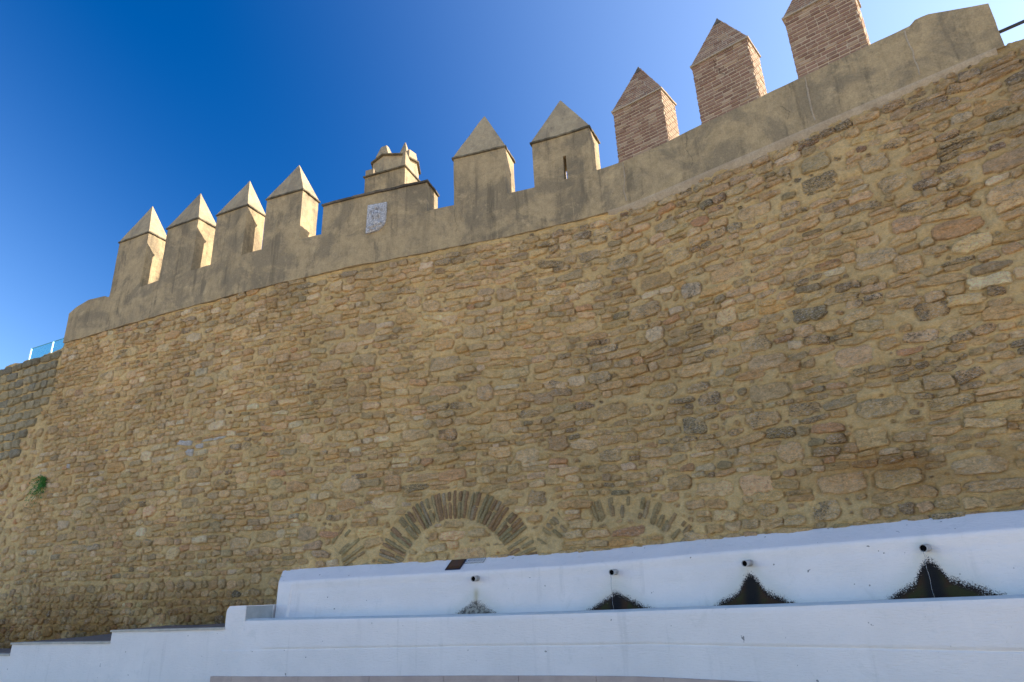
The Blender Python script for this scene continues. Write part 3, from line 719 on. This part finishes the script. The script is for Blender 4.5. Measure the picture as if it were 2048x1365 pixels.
# ------------------------------------------------------------------ turret behind the parapet
tur = empty("turret", tuple(W(14.2, -3, 7.16)))
tag(tur, "small stepped ochre turret with broken battlements and a pyramid, behind the parapet", "turret")
TC = W(12.33, -3.12, 0); tdir = math.atan2(PT[int(12.35 / .02)][1], PT[int(12.35 / .02)][0])
ex = np.array([math.cos(tdir), math.sin(tdir)]); ey = np.array([math.sin(tdir), -math.cos(tdir)])   # right, towards viewer
def TL(x, y, z):
    x = np.asarray(x, float) * 1.12; y = np.asarray(y, float) * 1.12; z = np.where(np.asarray(z, float) > 10, 11.20 + (np.asarray(z, float) - 10.62) * 1.12, z)
    return np.stack([TC[0] + ex[0] * x + ey[0] * np.asarray(y), TC[1] + ex[1] * x + ey[1] * np.asarray(y), np.asarray(z, float) + 0 * x], -1)
def prism(name, poly, z0, z1, mt, top=1., parent=tur, tc=None, wob=.006):
    poly = np.array(poly, float); c = poly.mean(0) if tc is None else np.array(tc); n = len(poly)
    rings = []; ks = np.linspace(0, 1, 5)
    for k in ks:
        p = poly * (1 - k) + (c + (poly - c) * top) * k; rings.append(TL(p[:, 0], p[:, 1], z0 + (z1 - z0) * k) + rng.normal(0, wob * .4, (n, 3)) * (k > 0) * (k < 1))
    V = np.concatenate(rings); F = [(r * n + i, r * n + (i + 1) % n, r * n + n + (i + 1) % n, r * n + n + i) for r in range(4) for i in range(n)]
    F += [tuple(range(4 * n, 5 * n)), tuple(range(n - 1, -1, -1))]
    return link(name, V, F, mt, parent)
def rect(x0, x1, y0, y1): return [(x0, y1), (x0, y0), (x1, y0), (x1, y1)][::-1]
def octa(cx, cy, r): return [(cx + r * math.cos(R(90 + 45 * i)), cy + r * math.sin(R(90 + 45 * i))) for i in range(8)][::1]
TZ = 10.62
prism("lower_tier", rect(-.50, .50, -.55, .45), 7.1, TZ, M_plaster)
prism("lower_cornice", rect(-.53, .53, -.58, .485), TZ + .002, TZ + .035, M_eave)
prism("upper_tier", octa(-.13, -.22, .53), TZ, 11.19, M_cap)
prism("left_parapet", rect(-.50, -.30, -.5, .44), TZ + .036, TZ + .20, M_cap)
mb = MB()
V = [TL(x, y, zz) for x, y, zz in ((.38, .45, TZ + .036), (.50, .45, TZ + .036), (.50, -.1, TZ + .036), (.38, -.1, TZ + .036), (.44, .44, TZ + .42), (.50, .44, TZ + .42), (.50, .05, TZ + .15), (.44, .05, TZ + .15))]
mb.add(V, [f[::-1] for f in BOXF]); mb.build("corner_horn", M_cap, tur)
prism("upper_cornice", octa(-.13, -.22, .585), 11.192, 11.225, M_eave)
def on_oct(name, ang, wdt, h, top):
    ca, sa_ = math.cos(R(ang)), math.sin(R(ang)); cx, cy = -.13 + .43 * ca, -.22 + .43 * sa_; t_ = np.array([-sa_, ca]); n_ = np.array([ca, sa_])
    poly = [np.array([cx, cy]) + t_ * i * wdt / 2 + n_ * j * .10 for i, j in ((-1, -1), (1, -1), (1, 1), (-1, 1))][::-1]
    prism(name, poly, 11.226, 11.226 + h, M_cap, top)
on_oct("corner_merlon", 96, .34, .28, .42); on_oct("corner_merlon", 172, .30, .24, .55); on_oct("corner_merlon", 14, .26, .20, .85)
prism("roof_pyramid", rect(-.12, .24, -.45, -.10), 11.22, 11.90, M_cap, .04)

# ------------------------------------------------------------------ marble relief on the raised block
rel = empty("relief_plaque", tuple(W(13.9, .06, 8.05)))
tag(rel, "weathered white marble relief of a standing figure set in the raised block of the parapet", "relief plaque")
pl = [(13.70, 8.36), (14.08, 8.345), (14.07, 7.97), (14.03, 7.88), (13.92, 7.79), (13.68, 7.77)]
V = np.concatenate([W([p[0] for p in pl], .045, [p[1] for p in pl]), W([p[0] for p in pl], .088, [p[1] for p in pl]), W([13.88 + (p[0] - 13.88) * .93 for p in pl], .095, [8.07 + (p[1] - 8.07) * .95 for p in pl])]); n = len(pl)
F = [(i + n, (i + 1) % n + n, (i + 1) % n, i) for i in range(n)] + [(i + 2 * n, (i + 1) % n + 2 * n, (i + 1) % n + n, i + n) for i in range(n)] + [tuple(range(3 * n - 1, 2 * n - 1, -1))]
link("slab", V, F, M_marble, rel)
mb = MB()
def lump(s, z, rs, rz, ro, base=.095):
    U, Vv = np.meshgrid(np.linspace(0, 2 * np.pi, 13), np.linspace(0, np.pi / 2, 5), indexing='ij')
    x = s + rs * np.cos(U) * np.cos(Vv); zz = z + rz * np.sin(U) * np.cos(Vv); o = base + 1.7 * ro * np.sin(Vv)
    V = W(x.ravel(), o.ravel(), zz.ravel()) + rng.normal(0, .0015, (x.size, 3)); idx = np.arange(x.size).reshape(x.shape)
    mb.add(V, np.stack([idx[:-1, :-1], idx[1:, :-1], idx[1:, 1:], idx[:-1, 1:]], -1).reshape(-1, 4))
for a in ((13.89, 8.25, .042, .05, .035), (13.89, 8.10, .055, .12, .03), (13.83, 8.10, .02, .09, .028), (13.955, 8.12, .022, .08, .03), (13.88, 7.96, .06, .09, .022), (13.79, 7.89, .07, .035, .02), (13.97, 7.92, .06, .04, .022), (13.76, 8.2, .02, .06, .012), (14.0, 8.22, .02, .05, .014), (13.80, 7.82, .05, .02, .015), (13.93, 7.84, .04, .025, .015)): lump(*a)
mb.build("carved_figure", M_marble, rel, smooth=True)

# ------------------------------------------------------------------ white fountain
fo = empty("wall_fountain", tuple(W(17.5, .6, 0)))
tag(fo, "long white limewashed wall fountain with four dripping pipe spouts below the rampart", "fountain")
FE = 25.0
def back_top(s): return np.interp(s, [12.4, 15, 17.2, 18.9, 22, 25], [2.05, 2.065, 2.075, 2.12, 2.15, 2.17])
prof_o = np.array([-.03, .012, .10, .20, .30, .365, .378, .392, .405, .41, .415, .425, .435, .45, .47, .50])
prof_z = np.array([.00, .0, -.05, -.105, -.155, -.186, -.215, -.30, -.36, -.43, -.50, -.56, -.62, -.68, -.74, -1.02])
pd = np.r_[0, np.cumsum(np.hypot(np.diff(prof_o), np.diff(prof_z)))]
pv = np.linspace(0, pd[-1], 56); po = np.interp(pv, pd, prof_o); pz = np.interp(pv, pd, prof_z)
sv_ = np.arange(12.42, FE, .022); s, j = np.meshgrid(sv_, np.arange(len(pv)), indexing='ij')
o = po[j] + (fbm(s * 1.2, pv[j] * 2, 201, 3) - .5) * .012 ; z = back_top(s) + pz[j]
z = z + np.where(j < 3, (fbm(s * 4, s * 0, 205, 3) - .5) * .022, 0)
o = o - np.clip((s - 12.86) / .04, 0, 1) * np.clip((back_top(s) - z - .22) / .1, 0, 1) * .02
s_off = s + np.clip(.62 * po[j] * np.clip(1 - (s - 12.42) / .5, 0, 1), 0, 1)
SPOUT = [(15.82, 1.775, 1.50, .31, .32, 1), (17.79, 1.772, 1.545, .40, .50, 0), (19.59, 1.79, 1.685, .42, .44, 0), (21.37, 1.835, 1.735, .40, .52, 0)]
stain = np.full(s.shape, -3.); core = np.zeros(s.shape); warm = np.zeros(s.shape); halo = np.zeros(s.shape); pale = np.zeros(s.shape)
for (cs, zsp, pk, wl, wr, p_) in SPOUT:
    d = s - cs; w_ = np.where(d < 0, wl, wr) * 1.12; a = np.abs(d) / w_; zb = np.interp(cs, [15, 18.2, 20, 22], [1.30, 1.31, 1.33, 1.36])
    H = pk - zb; k = .5 if H < .3 else .55
    hgt = np.maximum(H * (.66 if H > .3 else 1.0) * np.sign(1 - a) * np.abs(1 - np.minimum(a, 1)) ** (1.15 if H < .3 else .85), H * np.clip(1 - (np.abs(d) / (.10 + .13 * (H > .3))) ** 1.5, -1, 1)) if not p_ else H * np.clip(1 - a, -1, 1)
    hgt = np.where(a > 1, -.1 * (a - 1) - .02, hgt)
    st = (zb + hgt - z) / .055
    stain = np.maximum(stain, np.clip(st, -3, 3)); core = np.maximum(core, np.exp(-(d / .09) ** 4) * (st > -.5) * (1 - p_))
    warm = np.maximum(warm, np.exp(-(d / .035) ** 2) * np.clip((zsp - .10 - z) / .08, 0, 1) * (z > pk - .05) * (.8 if p_ else .25))
    halo = np.maximum(halo, np.exp(-((zb + hgt * 1.25 + .03 - z) / .12) ** 2) * np.exp(-(d / .55) ** 2))
    if p_: pale = np.maximum(pale, (a < 1.3) * 1.)
    else: warm = np.maximum(warm, np.exp(-((zb + hgt + .02 - z) / .035) ** 2) * np.exp(-(d / .4) ** 2) * .35)
line = np.clip((np.interp(s, [15, 19.5, 25], [1.30, 1.335, 1.39]) + .012 - z) / .012, -3, .45) * np.clip((s - 18.8) / .5, 0, 1) - 3 * (1 - np.clip((s - 18.8) / .5, 0, 1))
stain = np.maximum(stain, line)
V = W(s_off.ravel(), o.ravel(), z.ravel()); idx = np.arange(s.size).reshape(s.shape)
F = np.stack([idx[:-1, :-1], idx[:-1, 1:], idx[1:, 1:], idx[1:, :-1]], -1).reshape(-1, 4)
link("back_wall", V, F, M_white_stain, fo, smooth=True, extra=dict(stain=stain.ravel(), core=core.ravel(), warm=warm.ravel(), halo=halo.ravel(), pale=pale.ravel()))
# end cheek of the back wall
e = idx[0]; Ve = np.concatenate([V[e], W(np.full(len(e), 12.42), -.03, z[0])]); ne = len(e)
link("end_cheek", Ve, [(i, i + 1, ne + i + 1, ne + i) for i in range(ne - 1)], M_white, fo)
# trough front wall with its worn rim; a slight step in the render runs along it
def rimz(s): return np.interp(s, [12.6, 16, 18, 20.2, 22.1, 25], [1.355, 1.322, 1.325, 1.352, 1.382, 1.40])
fz = np.r_[np.linspace(0, .965, 26), np.linspace(.972, 1., 20)]
sv_ = np.arange(12.30, FE, .04)
cols = []
nz = 40
zr = np.r_[np.linspace(0, .955, 24), .968, .975, .980, .985, .991]; nz = len(zr) + 12
s, v = np.meshgrid(sv_, np.linspace(0, 1, nz), indexing='ij'); top = np.where(s < 12.635, 1.552 - np.clip((12.35 - s) / .05, 0, 1) ** 2 * .04, rimz(s))
jj = np.broadcast_to(np.arange(nz), s.shape); zlo = zr[np.minimum(jj, len(zr) - 1)]; up_ = np.clip((jj - len(zr) + 1) / 12., 0, 1)
z = np.where(jj < len(zr), zlo, .991 + (top - .991) * up_); v = np.where(jj < len(zr), 0, up_)
z = z + np.where(jj < len(zr), (fbm(s * .8, s * 0, 217, 4) - .5) * .02 * (z > .9), 0)
o = 1.0 + (fbm(s * .9, z * 1.4, 211, 4) - .5) * .018 + (fbm(s * 5, z * 5, 213, 3) - .5) * .005 + np.where(jj < 26, .006, 0) - np.where((jj > 25) & (jj < 28), .010, 0) * (s > 13) - np.clip((v - .985) / .015, 0, 1) * .012
sS = np.where((s > 12.60) & (s < 12.66), np.where(s < 12.635, 12.634, 12.636), s)
V = W(sS.ravel(), o.ravel(), z.ravel()); idx = np.arange(s.size).reshape(s.shape)
F = np.stack([idx[:-1, :-1], idx[1:, :-1], idx[1:, 1:], idx[:-1, 1:]], -1).reshape(-1, 4)
link("trough_wall", V, F, M_white, fo, smooth=True)
sr = np.arange(12.62, FE, .05); rz = rimz(sr)
ring = [W(sr, .988, rz - .001), W(sr, .95, rz + .018), W(sr, .90, rz + .026), W(sr, .83, rz + .024), W(sr, .82, rz - .2)]
n = len(sr); V = np.concatenate(ring); F = [(r * n + i, r * n + i + 1, r * n + n + i + 1, r * n + n + i) for r in range(4) for i in range(n - 1)]
link("rim", V, F, M_rim, fo, smooth=True)
link("water", np.concatenate([W(sr, .47, rz - .05), W(sr, .825, rz - .05)]), [(i, n + i, n + i + 1, i + 1) for i in range(n - 1)], M_water, fo)
link("trough_floor", np.concatenate([W(sr, .45, rz - .2), W(sr, .84, rz - .2)]), [(i, n + i, n + i + 1, i + 1) for i in range(n - 1)], M_inner, fo)
mb = MB(); rough_block(mb, 12.34, 12.630, .02, .985, 1.0, 1.549, .05, .003, 221)
mb.build("end_block", M_white, fo)
mb = MB(); rough_block(mb, 12.628, 12.640, .44, .975, 1.1, 1.540, .05, .002, 223); mb.build("inner_face", M_inner, fo)
mb = MB(); rough_block(mb, 12.31, 12.341, .02, .985, 0., 1.51, .05, .003, 225); mb.build("end_render", M_white, fo)
# spouts
for i, (cs, zs, *_r) in enumerate(SPOUT):
    sp = empty("spout", tuple(W(cs, .45, zs)), fo); r_ = .037
    a = Vector(W(cs + .02, .36, zs + .008)); b = Vector(W(cs, .51, zs)); d = (b - a).normalized()
    mb = MB(); nn = 16
    u = d.orthogonal().normalized(); w2 = d.cross(u)
    def circ(c, r): return [tuple(c + (u * math.cos(2 * math.pi * k / nn) + w2 * math.sin(2 * math.pi * k / nn)) * r) for k in range(nn)]
    V = circ(a, r_) + circ(b, r_) + circ(b, r_ * .84) + circ(b - d * .12, r_ * .84)
    F = [(q * nn + k, q * nn + (k + 1) % nn, (q + 1) * nn + (k + 1) % nn, (q + 1) * nn + k) for q in range(3) for k in range(nn)]
    mb.add(V, F); mb.build("pipe", M_pipe, sp, smooth=False)
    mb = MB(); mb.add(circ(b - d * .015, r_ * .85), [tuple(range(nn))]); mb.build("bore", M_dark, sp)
    if i in (1, 3):
        mb = MB(); pts = [W(cs + .004 * math.sin(q * 1.7), .552 + .012 * min(1, q / 3), zs - .022 - q * (zs - 1.29) / 10) for q in range(11)]
        tube(mb, pts, [.0022] * 11, 6); mb.build("water_jet", M_jet, sp, smooth=True)
# stone plinth in slabs along the foot
s = 12.19; slabs = [12.19, 12.56]
while slabs[-1] < FE: slabs.append(slabs[-1] + 1.02)
for a, b in zip(slabs[:-1], slabs[1:]):
    mb = MB(); rough_block(mb, a + .003, b - .003, .9, 1.055, 0., .66, .12, .003, 231, fr=2); mb.build("plinth_slab", M_plinth, fo)

# ------------------------------------------------------------------ stepped white wall on the left
sw = empty("stepped_wall", tuple(W(9, .9, 0)))
tag(sw, "low white stepped wall with thin stone coping, left of the fountain", "low wall")
steps = [(1.5, 3.0, .60), (3.0, 5.35, .78), (5.35, 7.72, .945), (7.72, 10.13, 1.115), (10.13, 12.305, 1.275)]
zb_f = lambda s: np.interp(s, [3.0, 5.6, 5.9, 7.7, 8.77, 8.9, 10.5, 11.4, 12.5], [.80, .99, 1.075, 1.19, 1.185, 1.25, 1.31, 1.30, 1.30])
for a, b, zt in steps:
    mb = MB(); rough_block(mb, a, b, .86, 1.0, 0., zt - .030, .08, .004, 241, fr=1.2, ends=True); mb.build("wall_face", M_white, sw)
    x = a
    while x < b - .05:
        y = min(x + .75 + rng.uniform(-.03, .03), b)
        mb = MB(); rough_block(mb, x + (0 if x > a else -.02), y - .003, .84, 1.018, zt - .028, zt, .08, .001, 243); mb.build("coping_slab", M_coping_white, sw); x = y
    s_ = np.linspace(a, b, 12); s_b = np.linspace(a - .9, b - .9, 12) if False else s_
    V = np.concatenate([W(s_, .838, zt - .004), W(s_, -.02, np.maximum(zb_f(s_ - 1.2), zt + .01)), W(s_, .838, zt - .2), W(s_, -.02, zt - .2)])
    n = 12; F = [(i, i + 1, n + i + 1, n + i) for i in range(n - 1)] + [(0, n, 3 * n, 2 * n), (n - 1, 3 * n - 1, 4 * n - 1, 2 * n - 1)]
    link("tread_slab", V, F, M_paving, sw)
    mb = MB(); mb.add(boxV(b - .0, b + .02, .86, .99, zt + .002, zt + .13), BOXF); 
    if b < 12: mb.build("riser", simple("red riser", (.30, .17, .13), (.24, .14, .11)) if "red riser" not in bpy.data.materials else bpy.data.materials["red riser"], sw)

# ------------------------------------------------------------------ tile plaque and water sign on the sloping back wall
def on_slope(s, d, lift):
    """d = distance down the sloping top of the back wall"""
    o = .03 + d * .885; z = float(back_top(s)) - .012 - (o - .03) * .535
    return W(s, o + lift * .47, z + lift * .88)
def slope_tile(name, s0, s1, d0, d1, th, mt, parent=None):
    P = [on_slope(s, d, l) for l in (.0, th) for s, d in ((s0, d0), (s1, d0), (s1, d1), (s0, d1))]
    return link(name, P, [(0, 1, 2, 3), (7, 6, 5, 4), (4, 5, 1, 0), (5, 6, 2, 1), (6, 7, 3, 2), (7, 4, 0, 3)], mt, parent)
tp = empty("tile_plaque", tuple(on_slope(15.5, .15, 0)))
tag(tp, "small dark brown glazed tile plaque on the white fountain top, left of the water sign", "plaque")
PS0 = 15.335
slope_tile("tile", PS0, PS0 + .20, .03, .30, .018, M_tile, tp)
slope_tile("frame", PS0 - .012, PS0 + .212, .018, .312, .012, M_ink, tp)
M_tpat = simple("faded tile picture", (.11, .035, .02), (.05, .05, .05), 40, .001, .4)
slope_tile("picture", PS0 + .03, PS0 + .17, .06, .24, .0195, M_tpat, tp)
ws = empty("water_sign", tuple(on_slope(15.75, .1, 0)))
tag(ws, "small white tile sign reading AGUA NO, beside the brown tile plaque", "sign")
S0, S1, D0, D1 = PS0 + .225, PS0 + .51, .015, .145
slope_tile("tile", S0, S1, D0, D1, .012, M_sign, ws)
for a, b, c, d in ((S0, S1, D0, D0 + .004), (S0, S1, D1 - .004, D1), (S0, S0 + .003, D0, D1), (S1 - .003, S1, D0, D1)): slope_tile("border", a, b, c, d, .0135, M_ink, ws)
def text_on_slope(txt, s0, d, size, wid, mt, parent):
    cu = bpy.data.curves.new("lettering", 'FONT'); cu.body = txt; cu.size = 1.0; cu.resolution_u = 2
    ob = bpy.data.objects.new("tmp", cu); scene.collection.objects.link(ob)
    me = bpy.data.meshes.new_from_object(ob.evaluated_get(bpy.context.evaluated_depsgraph_get())); bpy.data.objects.remove(ob); bpy.data.curves.remove(cu)
    co = np.array([v.co[:] for v in me.vertices]); co[:, 0] -= co[:, 0].min(); k = wid / co[:, 0].max(); hk = size / max(co[:, 1].max(), .01)
    V = np.array([on_slope(s0 + c[0] * k, d - c[1] * hk, .0142) for c in co]); F = [tuple(p.vertices) for p in me.polygons]
    bpy.data.meshes.remove(me); return link("lettering", V, F, mt, parent)
text_on_slope("AGUA NO", S0 + .03, D0 + .085, .055, .125, M_ink, ws)
text_on_slope("CONTROLADA", S0 + .165, D0 + .052, .022, .105, M_ink, ws)
text_on_slope("SANITARIAMENTE", S0 + .165, D0 + .085, .022, .105, M_ink, ws)
dp = [(0, -.030), (.006, -.014), (.009, -.004), (.007, .004), (0, .008), (-.007, .004), (-.009, -.004), (-.006, -.014)]
link("water_drop", [on_slope(S0 + .017 + x, D0 + .085 + y, .0142) for x, y in dp], [tuple(range(8))], M_blue, ws)

# ------------------------------------------------------------------ glass balustrade, handrail, plant
gb = empty("glass_balustrade", tuple(W(3.6, -.6, 7.16)))
tag(gb, "clear glass balustrade with slim steel posts on top of the coursed wall", "balustrade")
for sp_ in (2.95, 3.87, 4.8):
    mb = MB(); mb.add(boxV(sp_ - .009, sp_ + .009, -.615, -.585, 7.16, 7.76), BOXF); p = mb.build("post", M_steel, gb)
    mb = MB(); mb.add(boxV(sp_ - .024, sp_ + .024, -.64, -.56, 7.16, 7.30), BOXF); mb.build("foot_clamp", M_steel, p) if sp_ < 4 else None
for a, b in ((2.97, 3.85), (3.89, 4.78), (4.82, 5.5)):
    mb = MB(); mb.add(boxV(a, b, -.606, -.594, 7.22, 7.755), BOXF); gp_ = mb.build("glass_panel", M_glass, gb)
    mb = MB(); mb.add(boxV(a, b, -.607, -.593, 7.757, 7.768), BOXF); mb.build("polished_edge", simple("glass edge", (.10, .30, .32), (.10, .28, .3), 9, .001, .2) if "glass edge" not in bpy.data.materials else bpy.data.materials["glass edge"], gp_)
hr = empty("handrail", tuple(W(24, -.3, 7.2)))
tag(hr, "dark metal handrail running off the right end of the parapet", "handrail")
mb = MB(); tube(mb, [W(s, -.3, 7.615) for s in np.arange(23.25, 25.9, .3)], .021, 10); mb.build("rail", M_rail, hr, smooth=True)
for s in (24.6, 25.7):
    mb = MB(); tube(mb, [W(s, -.3, 7.16), W(s, -.3, 7.60)], .016, 8); mb.build("post", M_rail, hr)

mb = MB(); c0 = (5.98, 4.02)
for i in range(60):
    a = R(rng.uniform(90, 310)); L_ = rng.uniform(.14, .42) * (1.25 if 150 < math.degrees(a) < 200 else 1); out = rng.uniform(.25, .9)
    pts = []
    for k in range(6):
        t = k / 5; pts.append((c0[0] + math.cos(a) * L_ * t * .8, .02 + out * L_ * t * .6, c0[1] + math.sin(a) * L_ * t * .7 + .06 * math.sin(t * 3) - .10 * t * t * L_ / .2))
    P = np.array([W(*q) for q in pts])
    for k in range(1, 6):
        for sd in (-1, 1):
            dv = P[k] - P[k - 1]; dv /= np.linalg.norm(dv) + 1e-9; sdv = np.cross(dv, rng.normal(0, 1, 3)); sdv /= np.linalg.norm(sdv) + 1e-9
            tip = P[k] + sdv * .045 * (1.2 - k / 6) + dv * .03 + rng.normal(0, .004, 3); w_ = dv * .014
            mb.add([P[k] - w_, P[k] + w_, tip + w_ * .3], [(0, 1, 2)])
    for k in range(5): sd = np.array([0, 0, .003]); mb.add([P[k] - sd, P[k] + sd, P[k + 1] + sd, P[k + 1] - sd], [(0, 1, 2, 3)])
pt = link("wall_plant", np.concatenate(mb.V), mb.F, M_leaf)
tag(pt, "small green fern-like plant growing out of the rubble wall at lower left", "plant")
print("stones", len(stones), "objects", len(scene.objects), "tris", sum(len(o.data.polygons) for o in scene.objects if o.type == 'MESH'))
